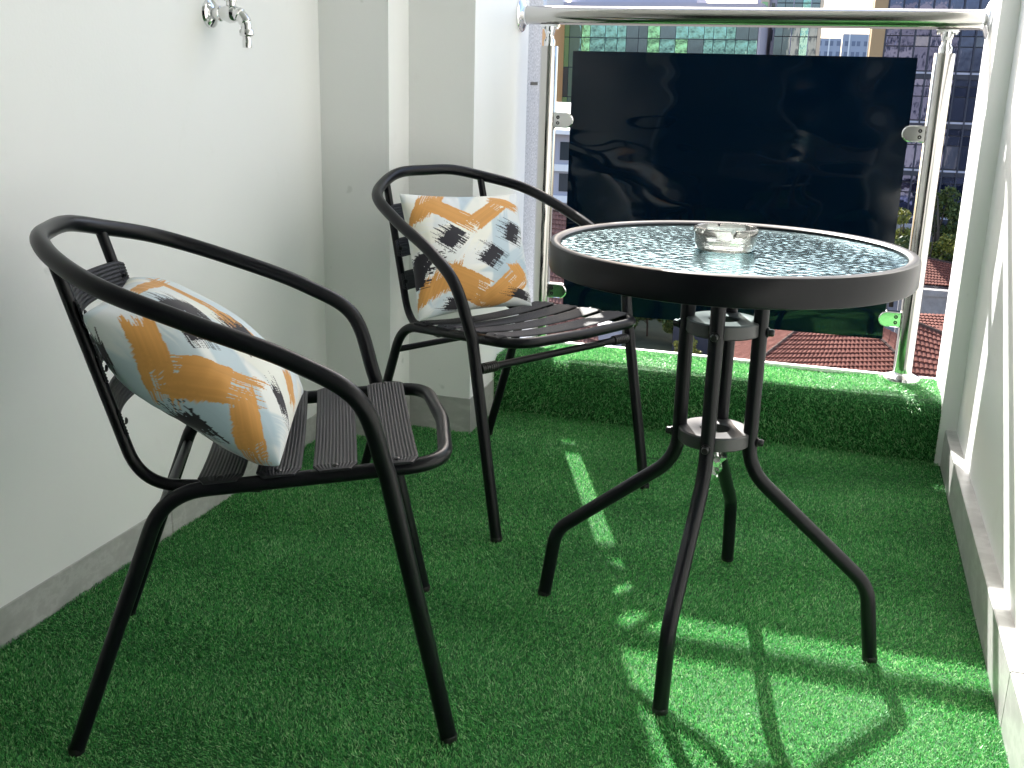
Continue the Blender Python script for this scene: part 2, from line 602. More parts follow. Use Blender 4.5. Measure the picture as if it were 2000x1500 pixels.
# ------------------------------------------------------------------ tap on the long wall
tp = thing("wall_tap", "small chrome garden tap high on the long white wall", "tap", (XL, 2.05, 1.072))
tp.scale = (.9, .9, .9)
MB().lathe([(0, .0), (.033, .0), (.031, .006), (.020, .012), (.014, .014)], (0, 0, 0), 32, 'x').build("wall_flange", 'chrome', tp, True)
bd = MB().lathe([(.0135, .01), (.0135, .020), (.0175, .022), (.0175, .029), (.0145, .031), (.016, .038), (.021, .052), (.020, .062), (.016, .07)], (0, 0, 0), 28, 'x')
bd.tube(catmull([(.062, 0, .0), (.074, 0, -.001), (.086, 0, -.010), (.093, 0, -.024), (.094, 0, -.036)]), [.0165] * 12 + [.0145] * 10 + [.0125] * 11, 18)
bd.build("body", 'chrome', tp, True)
MB().lathe([(.0, -.034), (.0145, -.034), (.0165, -.037), (.0165, -.046), (.014, -.049), (.0095, -.050), (.0095, -.056), (.0105, -.058), (.0105, -.074), (.008, -.0745), (.007, -.060)], (.094, 0, 0), 28).build("hose_nozzle", 'chrome', tp, True)
st = MB().lathe([(.011, .010), (.011, .026), (.0145, .027), (.0145, .036), (.009, .038), (.006, .05), (.006, .058)], (.056, 0, 0), 24)
st.build("bonnet", 'chrome', tp, True)
MB().tube([(.056, -.034, .060), (.056, -.014, .062), (.056, .014, .062), (.056, .034, .060)], [.0055, .0075, .0075, .0055], 14).build("handle", 'chrome', tp, True)

# ------------------------------------------------------------------ round table
TX, TY, TA = -.1646, 1.7836, -.0687
tb = thing("bistro_table", "round black bistro table with hammered glass top and four splayed tube legs", "table", (TX, TY, 0), TA)
rim = [(.281, .684), (.281, .7005), (.2855, .7035), (.294, .7045), (.2985, .7022), (.3, .697), (.3, .662), (.2985, .6585), (.294, .657), (.2885, .658), (.2885, .684)]
MB().lathe(rim, (0, 0, 0), 128, close=True).build("rim", 'black', tb, True)
gl = MB().lathe([(0, .6968), (.04, .6968), (.1, .6968), (.2, .6968), (.2803, .6968)], (0, 0, 0), 96)
gl.build("glass_top", 'table_glass', tb)
legp = fillet([(.062, 0, .685), (.062, 0, .318), (.283, 0, .137), (.302, 0, .0)], [0, .10, .075, 0], 12)
leg_me = MB().tube(legp, .0126, 18).mesh("leg", 'black', True)
cap_me = MB().lathe([(0, -.002), (.0124, -.002), (.0130, .0), (.0130, .007), (.0124, .008)], (.302, 0, 0), 20).mesh("foot_cap", 'plastic', True)
br_me = MB().tube([(.062, 0, .681), (.286, 0, .681)], .0085, 12).mesh("support_arm", 'black', True)
bolt_me = MB().lathe([(0, .0235), (.005, .0235), (.0065, .021), (.0065, .015), (.0085, .0145), (.0085, .0122), (0, .0122)], (.062, 0, 0), 14, 'x').mesh("bolt", 'screw', True)
for k in range(4):
    lg = link("leg", leg_me, tb)
    lg.rotation_euler = (0, 0, k * math.pi / 2)
    link("foot_cap", cap_me, lg)
    ar = link("support_arm", br_me, tb)
    ar.rotation_euler = (0, 0, k * math.pi / 2)
M['hub'] = mat("dark grey hub casting", (.04, .04, .043), .33, spec=.5)
for zc in (.566, .371):
    h = MB().lathe([(.0255, zc + .011), (.0245, zc - .010), (.030, zc - .0125), (.060, zc - .0125), (.0625, zc - .010), (.0625, zc + .010), (.060, zc + .0125), (.0285, zc + .0125)], (0, 0, 0), 56, close=True).build("hub_plate", 'hub', tb, True)
    for k in range(4):
        bo = link("bolt", bolt_me, h)
        bo.location = (0, 0, zc - .004)
        bo.rotation_euler = (0, 0, k * math.pi / 2)

# ashtray
at_ = thing("glass_ashtray", "round clear glass ashtray standing on the table", "ashtray", (-.172, 1.772, .6972))
vs, fs = [], []
pro = [(0, .0), (.044, .0), (.0475, .002), (.0505, .012), (.0525, .034), (.0515, .037), (.0475, .037), (.0455, .034), (.0420, .012), (.036, .0085), (0, .0085)]
NA = 96
for i in range(NA):
    a = 2 * math.pi * i / NA
    notch = max(0, 1 - abs(((a - .35) / (2 * math.pi) * 4 + .5) % 1 - .5) / .035)
    dz = .009 * (1 - (1 - min(1, notch)) ** 2) if notch > 0 else 0
    for r, z in pro:
        vs.append((r * math.cos(a), r * math.sin(a), z - (dz if z > .03 else 0)))
k = len(pro)
for i in range(NA):
    for j in range(k - 1):
        fs.append((i * k + j, ((i + 1) % NA) * k + j, ((i + 1) % NA) * k + j + 1, i * k + j + 1))
MB().add(vs, fs).build("bowl", 'ash_glass', at_, 'all')

# crumpled plastic bag with hex key hanging under the lower hub
bagt = thing("spare_parts_bag", "little clear plastic bag of fixings hanging under the table's lower hub", "bag", (TX + .004, TY - .012, .305))
mb = MB()
r_ = np.random.RandomState(4)
nu, nv = 14, 9
vs = []
for j in range(nv):
    z = .055 - .065 * j / (nv - 1)
    rr = .006 + .012 * math.sin(math.pi * min(1, j / (nv - 1) * .9 + .08))
    for i in range(nu):
        a = 2 * math.pi * i / nu
        q = rr * (1 + .45 * r_.normal(0, .5))
        vs.append((q * math.cos(a), q * .7 * math.sin(a), z + r_.normal(0, .002)))
fs = [(j * nu + i, j * nu + (i + 1) % nu, (j + 1) * nu + (i + 1) % nu, (j + 1) * nu + i) for j in range(nv - 1) for i in range(nu)]
mb.add(vs, fs).build("film", 'bag', bagt, False)
MB().tube(fillet([(-.010, -.008, .03), (-.012, -.012, -.022), (-.006, -.014, -.03), (.0, -.013, -.026)], .006, 6), .0016, 8).build("hex_key", 'chrome', bagt, True)
MB().tube([(0, 0, .052), (.001, 0, .075)], .0012, 6).build("tie", 'bag', bagt, True)

# ------------------------------------------------------------------ tube armchairs
q = {'uF': 0.1974, 'wF': 0.2432, 'ws': 0.1945, 'wsr': 0.1973, 'zsf': 0.4255, 'zsr': 0.3949, 'uFr': 0.1955, 'uRr': -0.1994, 'uRf': -0.3442, 'wRf': 0.2085, 'rR': 0.0938, 'bow': 0.0135, 'uLo': -0.2364, 'wlo': 0.1491, 'zlo': 0.3899, 'uB': -0.3672, 'zB': 0.7318}
half = [(0.1089, 0.2443, 0.429), (0.0695, 0.2626, 0.5441), (-0.0098, 0.2606, 0.5961), (-0.1439, 0.2543, 0.65), (-0.2534, 0.2262, 0.6894), (-0.3233, 0.1542, 0.7142), (-0.3584, 0.0838, 0.73)]
hoop = catmull([(u, -w_, z) for u, w_, z in half] + [(q['uB'], 0, q['zB'])] + half[::-1], 10)
arm_path = [Vector((q['uF'], -q['wF'], 0.003))] + hoop + [Vector((q['uF'], q['wF'], 0.003))]
seat_path = fillet([(q['uRf'], -q['wRf'], 0.003), (q['uRr'], -q['wsr'], q['zsr']), (q['uFr'], -q['ws'], q['zsf']), (q['uFr'] + q['bow'], 0, q['zsf']), (q['uFr'], q['ws'], q['zsf']), (q['uRr'], q['wsr'], q['zsr']), (q['uRf'], q['wRf'], 0.003)], [0, q['rR'], .07, .3, .07, q['rR'], 0], 12)


def upright(s):
    top = min(hoop, key=lambda h: abs(h.y - s * .150) + (9 if h.x > -.15 else 0))
    return fillet([top, (q['uLo'], s * q['wlo'], q['zlo']), (q['uLo'] + .17, s * (q['wsr'] - .004), q['zsr'] + .004)], [0, .07, 0], 12)


def slat_mesh(name, L, W, sag, ribs, tk=.0035, drop=.004, horizontal=True):
    """ribbed slat: length along y, width along x (seat) ; sag in z; ends rolled over the tube"""
    na, nb = ribs * 4 + 1, 25
    top, bot = [], []
    for j in range(nb):
        t = -1 + 2 * j / (nb - 1)
        zb = -sag * (1 - t * t) - drop * max(0, (abs(t) - .93) / .07) ** 2
        for i in range(na):
            s = -1 + 2 * i / (na - 1)
            ww = W / 2 * (1 - .30 * max(0, (abs(t) - .955) / .045) ** 2.5)
            rib = .0008 * (1 if (i % 4) in (1, 2) else 0) * (1 if abs(s) < .96 else 0) * min(1, max(0, (.965 - abs(t)) / .03))
            top.append((s * ww, t * L / 2, zb + rib - .0012 * s ** 8))
            bot.append((s * ww, t * L / 2, zb - tk))
    vs = top + bot
    o = na * nb
    fs = []
    for j in range(nb - 1):
        for i in range(na - 1):
            a = j * na + i
            fs += [(a, a + 1, a + na + 1, a + na), (o + a, o + a + na, o + a + na + 1, o + a + 1)]
    for j in range(nb - 1):
        a, b_ = j * na, j * na + na - 1
        fs += [(a, a + na, o + a + na, o + a), (b_, o + b_, o + b_ + na, b_ + na)]
    for i in range(na - 1):
        a, b_ = i, (nb - 1) * na + i
        fs += [(a, o + a, o + a + 1, a + 1), (b_, b_ + 1, o + b_ + 1, o + b_)]
    return MB().add(vs, fs).mesh(name, 'slat')


seat_slat_me = slat_mesh("seat_slat", .412, .063, .013, 12)
screw_me = MB().lathe([(0, .0034), (.003, .003), (.005, .0014), (.0052, 0)], (0, 0, 0), 12).mesh("screw", 'screw', True)
arm_me = MB().tube(arm_path, .0128, 18).mesh("arm_frame", 'black', True)
seat_me = MB().tube(seat_path, .0112, 18).mesh("seat_frame", 'black', True)
up_me = [MB().tube(upright(s), .0088, 14).mesh("back_upright", 'black', True) for s in (-1, 1)]
fbar_me = MB().tube([(.1215, -.243, .364), (.1215, .243, .364)], .0085, 14).mesh("front_stretcher", 'black', True)
rbar_me = MB().tube([(-.2195, -.197, .332), (-.2195, .197, .332)], .0075, 14).mesh("rear_stretcher", 'black', True)
slv = []
for s in (-1, 1):
    mb = MB()
    pr = [(.0086, .185)]
    for k in range(6):
        z = .187 + k * .006
        pr += [(.0118, z), (.0118, z + .004), (.0108, z + .0045), (.0108, z + .0058)]
    pr += [(.0118, .224), (.0118, .232), (.0086, .233)]
    mb.lathe([(r, s * z) for r, z in pr], (.1215, 0, .364), 18, 'y')
    slv.append(mb.mesh("sleeve", 'plastic', True))
cap1 = MB().lathe([(0, -.002), (.0126, -.002), (.0132, .0), (.0132, .008), (.0126, .009)], (0, 0, 0), 18).mesh("foot_cap", 'plastic', True)


def back_slat(z, W=.045):
    """curved back slat between the uprights at height z: bent strip with ribs"""
    k = (z - .479) / (.714 - .479)
    u0 = -.260 + k * (-.323 + .260)
    v0 = .151 + k * .003
    tilt = math.atan2(.063, .235)
    na, nb = 29, 25
    top, bot = [], []
    for j in range(nb):
        t = -1 + 2 * j / (nb - 1)
        back = .036 * (1 - t * t)
        for i in range(na):
            s = -1 + 2 * i / (na - 1)
            hh = s * W / 2 * (1 - .25 * max(0, (abs(t) - .95) / .05) ** 2.5)
            rib = .0009 * (1 if (i % 4) in (1, 2) else 0)
            du, dz = -math.sin(tilt) * hh, math.cos(tilt) * hh
            top.append((u0 + .0105 - back + du + rib, t * (v0 + .006), z + dz))
            bot.append((u0 + .0072 - back + du, t * (v0 + .006), z + dz))
    vs = top + bot
    o = na * nb
    fs = []
    for j in range(nb - 1):
        for i in range(na - 1):
            a = j * na + i
            fs += [(a, a + na, a + na + 1, a + 1), (o + a, o + a + 1, o + a + na + 1, o + a + na)]
        a, b_ = j * na, j * na + na - 1
        fs += [(a, o + a, o + a + na, a + na), (b_, b_ + na, o + b_ + na, o + b_)]
    for i in range(na - 1):
        a, b_ = i, (nb - 1) * na + i
        fs += [(a, a + 1, o + a + 1, o + a), (b_, o + b_, o + b_ + 1, b_ + 1)]
    return MB().add(vs, fs).mesh("back_slat", 'slat'), u0, v0


bslats = [(z,) + back_slat(z) for z in (.640, .562, .485)]


def chair(label, pose):
    c = thing("tube_armchair", label, "chair", (pose[0], pose[1], 0), pose[2], "black tube armchairs at the round table")
    link("arm_frame", arm_me, c)
    link("seat_frame", seat_me, c)
    for me in up_me:
        link("back_upright", me, c)
    fb = link("front_stretcher", fbar_me, c)
    for me in slv:
        link("sleeve", me, fb)
    link("rear_stretcher", rbar_me, c)
    for u in (.124, .037, -.042, -.122):
        k = (u - q['uRr']) / (q['uFr'] - q['uRr'])
        z = q['zsr'] + (q['zsf'] - q['zsr']) * k + .0165
        s = link("seat_slat", seat_slat_me, c, (u, 0, z))
        s.rotation_euler = (0, -math.atan2(q['zsf'] - q['zsr'], q['uFr'] - q['uRr']), 0)
        for sg in (-1, 1):
            link("screw", screw_me, s, (0, sg * .193, -.0035))
    for z, me, u0, v0 in bslats:
        s = link("back_slat", me, c)
        for sg in (-1, 1):
            sw = link("screw", screw_me, s, (u0 + .0098, sg * (v0 - .006), z))
            sw.rotation_euler = (0, math.pi / 2, 0)
    for u, v in ((q['uF'], q['wF']), (q['uRf'], q['wRf'])):
        for sg in (-1, 1):
            fc = link("foot_cap", cap1, c, (u, v * sg, 0))
            fc.scale = (1, 1, 1) if u > 0 else (.885, .885, 1)
    return c


POSE1, POSE2 = (-.7617, 1.4335, .4581), (-.6763, 2.3136, -.53)
chair("black tube armchair in the foreground, its cushion slumped on the seat", POSE1)
chair("black tube armchair beyond the table, its cushion propped upright", POSE2)


# ------------------------------------------------------------------ cushions
def pillow_pts(c, T, N, seed, sgn, pull):
    c00, c10, c11, c01 = [np.array(x, float) for x in c]
    g = np.linspace(-1, 1, N)
    g = np.sign(g) * (1 - (1 - abs(g)) ** 1.35)
    s, t = np.meshgrid(g, g, indexing='ij')
    sp = s * (1 - pull * (1 - t * t) * abs(s) ** 2)
    tp = t * (1 - pull * (1 - s * s) * abs(t) ** 2)
    a = (sp + 1) / 2
    b_ = (tp + 1) / 2
    P = (c00 * ((1 - a) * (1 - b_))[..., None] + c10 * (a * (1 - b_))[..., None] + c11 * (a * b_)[..., None] + c01 * ((1 - a) * b_)[..., None])
    n = np.cross(c10 - c00, c01 - c00)
    n /= np.linalg.norm(n)
    h = T * np.clip((1 - s * s) * (1 - t * t), 0, 1) ** .42
    r = np.random.RandomState(seed)
    w_ = np.zeros_like(s)
    for k in range(9):
        f = r.uniform(2, 6, 2) * r.choice([-1, 1], 2)
        w_ += np.sin(s * f[0] + t * f[1] + r.uniform(0, 6)) / 9
    edge = np.clip((1 - np.maximum(abs(s), abs(t))) * 6, 0, 1)
    h = h + .010 * w_ * edge
    pk = .0025 * np.sin(26 * t + 3 * np.sin(5 * t)) * np.exp(-((1 - abs(s)) / .12)) * edge + .0025 * np.sin(24 * s + 3 * np.sin(4 * s + 1)) * np.exp(-((1 - abs(t)) / .12)) * edge
    return P + n * (sgn * (h + pk))[..., None], (s + 1) / 2, (t + 1) / 2


def n1(x, seed, f):
    """smooth 1-d noise"""
    r = np.random.RandomState(seed)
    tab = r.uniform(0, 1, 512)
    x = np.asarray(x) * f + 1000
    i = np.floor(x).astype(int)
    w_ = x - i
    w_ = w_ * w_ * (3 - 2 * w_)
    return tab[i % 512] * (1 - w_) + tab[(i + 1) % 512] * w_


def arc_map(T, W):
    """surface distance from the seam for a bulged section of width W and height T, scaled to 0..1"""
    g = np.linspace(0, 1, 600)
    h = T * np.clip(1 - (2 * g - 1) ** 2, 0, 1) ** .42
    a = np.concatenate([[0], np.cumsum(np.hypot(np.diff(g) * W, np.diff(h)))])
    return lambda x: np.sign(x) * np.interp(np.abs(x), g, a / a[-1])


def print_color(S, Tt, strokes, seed, grow, am):
    """brush-stroke print: pale ground with soft blue and cream patches, orange and black strokes with ragged ends"""
    S, Tt = am(S), am(Tt)
    strokes = [(k[0],) + tuple(float(am(x)) for x in k[1:]) for k in strokes]
    c = np.ones(S.shape + (3,)) * np.array([.66, .70, .72])
    r = np.random.RandomState(seed)
    for k in range(26):
        o = r.uniform(-.25, 1, 2)
        a = r.uniform(0, 6.3)
        L, W = r.uniform(.15, .4), r.uniform(.05, .14)
        x = ((S - o[0]) * math.cos(a) + (Tt - o[1]) * math.sin(a)) / L
        y = (-(S - o[0]) * math.sin(a) + (Tt - o[1]) * math.cos(a)) / W
        m_ = np.clip((1 - abs(x) + .3 * n1(y, seed + k, 14)) * 3, 0, 1) * np.clip((1 - abs(y)) * 5, 0, 1)
        cc = np.array([(.40, .52, .60), (.82, .81, .72), (.55, .65, .71), (.84, .85, .83)][k % 4])
        c = c * (1 - .75 * m_[..., None]) + cc * .75 * m_[..., None]
    for k, (kind, ou, ov, au, av, bu, bv) in enumerate(strokes):
        A = np.array([au - ou, av - ov])
        Bv = np.array([bu - ou, bv - ov])
        det = A[0] * Bv[1] - A[1] * Bv[0]
        if abs(det) < 1e-5:
            continue
        dx, dy = S - ou, Tt - ov
        s = (dx * Bv[1] - dy * Bv[0]) / det
        t = (A[0] * dy - A[1] * dx) / det
        wid = abs(det) / np.linalg.norm(A)
        f = 230 * wid
        r1 = (n1(t, 50 + k + seed, f) - .35) * (.40 if kind == 'o' else .10)
        r0 = (n1(t, 90 + k + seed, f) - .35) * (.20 if kind == 'o' else .35)
        te = .06 * (n1(s, 130 + k + seed, 14) - .5)
        gr = grow if kind == 'o' else .18
        m_ = (s > -r0) & (s < 1 + r1) & (t > te - gr) & (t < 1 + te + gr)
        gap = (n1(t, 170 + k + seed, f * 1.2) > .82) & ((s > .70) | (s < .10))
        m_ &= ~gap
        if kind == 'o':
            base = np.array([.60, .30, .085]) * (1 + .14 * (n1(t, 7 + k, f * .6) - .5))[..., None]
        else:
            base = np.array([.022, .021, .028]) * np.ones(S.shape + (1,))
            # dry-brush hairs beyond the block
            hair = (n1(t, 210 + k + seed, f * 1.6) > .66) & (s > -.9 * n1(t, 11 + k, f)) & (s < 1.4) & (t > -.35) & (t < 1.3)
            m_ = m_ | hair
        c[m_] = base[m_]
    return c


def cushion(label, corners, pose, Tf, Tb, N, seed, strokes, pull, grow):
    o = thing("scatter_cushion", label, "cushion", (pose[0], pose[1], 0), pose[2], "brush print cushions on the chairs")
    Vs, Qs, Cs = [], [], []
    for sg, T, mir in ((-1, Tf, 1), (1, Tb, -1)):
        Pt, S, Tt = pillow_pts(corners, T, N, seed, sg, pull)
        i, j = np.meshgrid(np.arange(N - 1), np.arange(N - 1), indexing='ij')
        a = (i * N + j).ravel() + len(Vs) * N * N
        qd = np.stack([a, a + 1, a + N + 1, a + N], 1)
        Qs.append(qd if sg < 0 else qd[:, ::-1])
        Vs.append(Pt.reshape(-1, 3))
        Cs.append(print_color(S * mir, Tt, strokes, seed, grow, arc_map(Tf, .31)).reshape(-1, 3))
    me = np_mesh("cover", np.concatenate(Vs), np.concatenate(Qs), None, 'fabric')
    me.shade_smooth()
    at = me.color_attributes.new("print", 'FLOAT_COLOR', 'POINT')
    cc = np.concatenate(Cs)
    at.data.foreach_set("color", np.concatenate([cc, np.ones((len(cc), 1))], 1).astype(np.float32).ravel())
    cv = link("cover", me, o)
    return o


S1 = [('o', .03, .111, -.039, .381, .10, .225), ('o', .035, .381, .218, .703, -.02, .435), ('o', .019, .666, -.078, .901, .146, .725),
      ('o', .36, .045, .78, .09, .30, .10), ('o', .78, .08, .55, .42, .70, .10), ('o', .56, .41, .52, .60, .46, .42), ('o', .55, .80, .36, .917, .643, .854),
      ('k', .275, .185, .205, .304, .42, .26), ('k', .43, .48, .37, .60, .52, .52), ('k', -.12, .487, -.14, .63, -.02, .571), ('k', -.023, .579, -.12, .70, -.13, .74),
      ('k', .253, .789, .185, .895, .282, .841), ('k', -.057, .083, -.14, .172, -.02, .12), ('k', .16, .30, .12, .40, .24, .36)]
S2 = [('o', 0.0, 0.304, 0.116, 0.053, 0.153, 0.198), ('o', 0.165, 0.057, 0.462, 0.26, 0.116, 0.146), ('o', 0.421, 0.282, 0.703, 0.099, 0.496, 0.35), ('o', 0.681, 0.053, 0.917, 0.153, 0.643, 0.099), ('o', 0.0, 0.912, 0.043, 0.703, 0.178, 0.828), ('o', 0.225, 0.643, 0.513, 0.815, 0.218, 0.822), ('o', 0.446, 0.947, 0.775, 0.718, 0.571, 1.0), ('o', 0.733, 0.673, 0.841, 0.809, 0.822, 0.666),
      ('k', 0.159, 0.421, 0.253, 0.496, 0.26, 0.334), ('k', 0.462, 0.603, 0.579, 0.673, 0.563, 0.513), ('k', 0.733, 0.429, 0.86, 0.479, 0.789, 0.319), ('k', -.03, 0.619, 0.048, 0.635, 0.003, 0.521), ('k', 0.18, .96, 0.30, 0.985, 0.21, 0.90), ('k', 0.76, .93, 0.93, .96, 0.79, 0.88), ('k', -.04, 0.745, 0.02, 0.747, -.02, 0.65)]
cushion("brush print cushion slumped in the foreground chair", [(-.289, -.172, .644), (-.279, .092, .642), (-.017, .140, .434), (-.040, -.205, .433)], POSE1, .075, .078, 260, 3, S1, .04, .0)
cushion("brush print cushion propped upright in the farther chair", [(-.225, -.185, .697), (-.235, .189, .677), (-.056, .084, .430), (-.085, -.236, .430)], POSE2, .055, .05, 230, 5, S2, .08, .2)
#EXTERIOR

# ------------------------------------------------------------------ the world beyond the railing (street about 18 m below)
ZG = -18.0
m = M['asphalt'] = mat("asphalt", (.06, .06, .062), .9)
t = noise(m, .6, 6)
ramp(m, t.outputs[0], [(.3, (.05, .05, .05)), (.7, (.085, .082, .08))])
m = M['soil'] = mat("garden ground", (.06, .07, .035), .95)
t = noise(m, .45, 6)
ramp(m, t.outputs[0], [(.35, (.012, .022, .006)), (.55, (.026, .036, .012)), (.72, (.065, .058, .035))])
tag(MB().box(-400, 400, -60, 1500, ZG - 1, ZG).build("ground", 'asphalt'), kind='structure')
tag(MB().box(-20, -3, 62, 92, ZG + .004, ZG + .06).build("garden_lawn", 'soil'), kind='structure')
m = M['tile'] = mat("red brown clay roof tile", (.26, .10, .07), .9, spec=.08)
t = noise(m, 2.2, 6, .7)
ramp(m, t.outputs[0], [(.25, (.085, .034, .026)), (.5, (.135, .052, .04)), (.75, (.18, .08, .062))])
M['tilecap'] = mat("weathered ridge tile", (.07, .045, .038), .9, spec=.1)
m = M['brownroof'] = mat("dull brown roof tile", (.16, .085, .07), .9, spec=.08)
t = noise(m, 1.5, 6, .7)
ramp(m, t.outputs[0], [(.3, (.12, .06, .05)), (.7, (.22, .12, .10))])
M['render_white'] = mat("pale lavender render", (.40, .39, .44), .8)
m = M['concrete'] = mat("grey concrete", (.27, .255, .25), .9)
t = noise(m, 1.1, 7, .7)
ramp(m, t.outputs[0], [(.3, (.17, .16, .155)), (.7, (.33, .31, .30))])
M['beige'] = mat("beige cladding", (.56, .47, .37), .7)
M['tan'] = mat("tan stone cladding", (.40, .26, .13), .6)
M['orange'] = mat("orange render", (.80, .46, .22), .8)
M['frame_dark'] = mat("dark blue grey mullion", (.022, .028, .05), .5)
M['white_paint'] = mat("white trim", (.8, .8, .8), .6)
M['winglass'] = mat("dark window glass", (.03, .04, .05), .08, spec=.7)
M['far_haze'] = mat("haze paled tower cladding", (.36, .39, .47), .7)  # distance haze is put into this pale cladding colour
M['far_win'] = mat("tower window", (.15, .18, .26), .3)
M['greywall'] = mat("lavender grey cladding", (.42, .42, .50), .6)


def curtain_glass(name, color, bumpscale, strength, metal=.75, rough=.04):
    m = mat(name, color, rough, metal, spec=.6)
    t = noise(m, bumpscale, 3, .5, stretch=(1, 1, .55))
    bump(m, t.outputs[0], strength, .05)
    return m


M['blueglass'] = curtain_glass("blue curtain wall glass", (.060, .075, .150), .8, .35)
M['tealglass'] = curtain_glass("teal curtain wall glass", (.20, .38, .38), 1.0, .9)
M['greenglass'] = curtain_glass("green curtain wall glass", (.28, .56, .34), 1.1, 1.0)
M['limereflection'] = curtain_glass("curtain wall glass tinted with lime reflection", (.48, .60, .26), .9, .9)  # lime tint stands for yellow-green reflections on a few panes
M['slateglass'] = curtain_glass("slate curtain wall glass", (.12, .16, .20), .5, .3)


def pane_grid(parent, xs, zs, y, mats, name="window_pane", depth=.12, pick=None):
    """glass panes as separate pieces; panes of one size share one mesh per glass"""
    cache = {}
    for i in range(len(xs)):
        for j in range(len(zs)):
            (x0, x1), (z0, z1) = xs[i], zs[j]
            mm = mats[pick(i, j)] if pick else mats[0]
            key = (round(x1 - x0, 3), round(z1 - z0, 3), mm)
            if key not in cache:
                cache[key] = MB().box(0, x1 - x0, -depth, 0, 0, z1 - z0).mesh(name, mm)
            o = link(name, cache[key], parent, (x0, y, z0))
            o.rotation_euler = (random.uniform(-.004, .004), 0, random.uniform(-.006, .006))


# --- the building this balcony belongs to: granite cladding next to the railing
fb = thing("apartment_facade", "speckled grey granite cladding at the left end of the railing", "facade", (0, 3.13, 0))
MB().box(-1.6, -.9256, .0202, .17, -1.2, 3.4).build("granite_slab", 'granite', fb)
MB().box(-.9262, -.9244, .056, .132, .937, .946).build("black_clip", 'plastic', fb)
MB().box(.62, 9, -.30, -.004, -1.2, 3.4).box(-14, -1.6, -.2, .16, ZG, 13).box(9, 14, -.3, -.004, ZG, 13).box(-1.6, 9, -.3, -.02, ZG, -1.2).box(-1.6, 9, -.3, -.02, 3.4, 13).build("cladding", 'beige', fb)
wm = MB().box(0, 1.5, 0, .05, 0, 1.5).mesh("window", 'winglass')
for fx in (-12, -9, -6, 4, 7, 11):
    for fz in (-15, -12, -9, -6, -3, 0, 4, 7, 10):
        if 3 < fx < 9 and -1.2 <= fz < 3.4:
            continue
        link("window", wm, fb, (fx, .165 if fx < -1.6 else .002, fz))
sb = MB().box(0, 3, .0, 1.0, 0, .15).box(0, 3, .95, 1.0, .15, 1.1).mesh("balcony", 'white_paint')
for fz in (-15.5, -12.5, -9.5, -6.5, 6.5, 9.5):
    for fx in (.6,):
        link("balcony", sb, fb, (fx, -.01, fz))


# --- tiled roofs
def tiled_face(mb, el, er, rl, rr, tw=.21, tl=.36, lift=.05):
    """rows of barrel tiles between an eave edge (el-er) and a ridge edge (rl-rr)"""
    el, er, rl, rr = [np.array(p, float) for p in (el, er, rl, rr)]
    H = np.linalg.norm((rl + rr) / 2 - (el + er) / 2)
    nr = max(1, int(H / tl))
    nrm = np.cross(er - el, rl - el)
    nrm /= np.linalg.norm(nrm)
    if nrm[2] < 0:
        nrm = -nrm
    for k in range(nr):
        a, b_ = k / nr, (k + 1.08) / nr
        L0, R0 = el + (rl - el) * a, er + (rr - er) * a
        L1, R1 = el + (rl - el) * min(1, b_), er + (rr - er) * min(1, b_)
        W = np.linalg.norm(R0 - L0)
        nc = max(2, int(W / tw))
        vs = []
        ns = nc * 4 + 1
        for i in range(ns):
            s = i / (ns - 1)
            hgt = .045 * abs(math.sin(math.pi * s * nc)) + random.uniform(0, .006)
            lo, hi = L0 + (R0 - L0) * s, L1 + (R1 - L1) * s
            vs += [lo + nrm * (hgt - .01), lo + nrm * (hgt + lift), hi + nrm * hgt * .9]
        fs = []
        for i in range(ns - 1):
            o = i * 3
            fs += [(o, o + 3, o + 4, o + 1), (o + 1, o + 4, o + 5, o + 2)]
        mb.add(vs, fs)
    return mb


def ridge(mb, a, b_, r=.13, step=.42):
    a, b_ = Vector(a), Vector(b_)
    n = max(1, int((b_ - a).length / step))
    for i in range(n):
        p, q_ = a + (b_ - a) * (i / n), a + (b_ - a) * ((i + 1.1) / n)
        mb.tube([p, q_], [r, r * .86], 8)
    return mb


def house(name, label, roofs, ridges, walls, wallmat='render_white', tilemat='tile', windows=()):
    o = thing(name, label, "house", (walls[0], walls[2], ZG))
    oz = np.array([walls[0], walls[2], ZG])
    MB().box(0, walls[1] - walls[0], 0, walls[3] - walls[2], 0, walls[4] - ZG).build("wall", wallmat, o)
    for f in roofs:
        mb = MB()
        pts = [np.array(p, float) - oz for p in f[:4]]
        cen = sum(pts) / 4
        mb.add([p - np.array([0, 0, .06]) for p in (pts[0], pts[1], pts[3], pts[2])], [(0, 1, 2, 3)])
        tiled_face(mb, *pts)
        tag(mb.build("roof_slope", tilemat, o), kind='stuff')
    mb = MB()
    for a, b_ in ridges:
        ridge(mb, np.array(a, float) - oz, np.array(b_, float) - oz)
    if ridges:
        tag(mb.build("ridge_capping", 'tilecap', o), kind='stuff')
    for x0, x1, z0, z1 in windows:
        wdw = MB().box(x0 - oz[0], x1 - oz[0], -.06, .05, z0 - ZG, z1 - ZG).build("window", 'winglass', o)
        MB().box(x0 - .12 - oz[0], x1 + .12 - oz[0], -.12, -.061, z0 - .14 - ZG, z0 - ZG).build("sill", 'white_paint', wdw)
    return o


# hip roof right below the panel
A, Bp, Cc, D = (-4.9, 51.2, -14.1), (5.5, 52.9, -13.3), (-.2, 58.4, -10.8), (1.35, 58.4, -10.75)
house("tiled_house", "red tiled hip roof directly below the glass panel",
      [(A, Bp, Cc, D), ((-6.5, 62.5, -13.9), A, Cc, Cc), (Bp, (6.2, 62.5, -13.6), D, D)],
      [(A, Cc), (Bp, D), (Cc, D)], (-4.2, 4.9, 52.6, 61.5, -13.6))
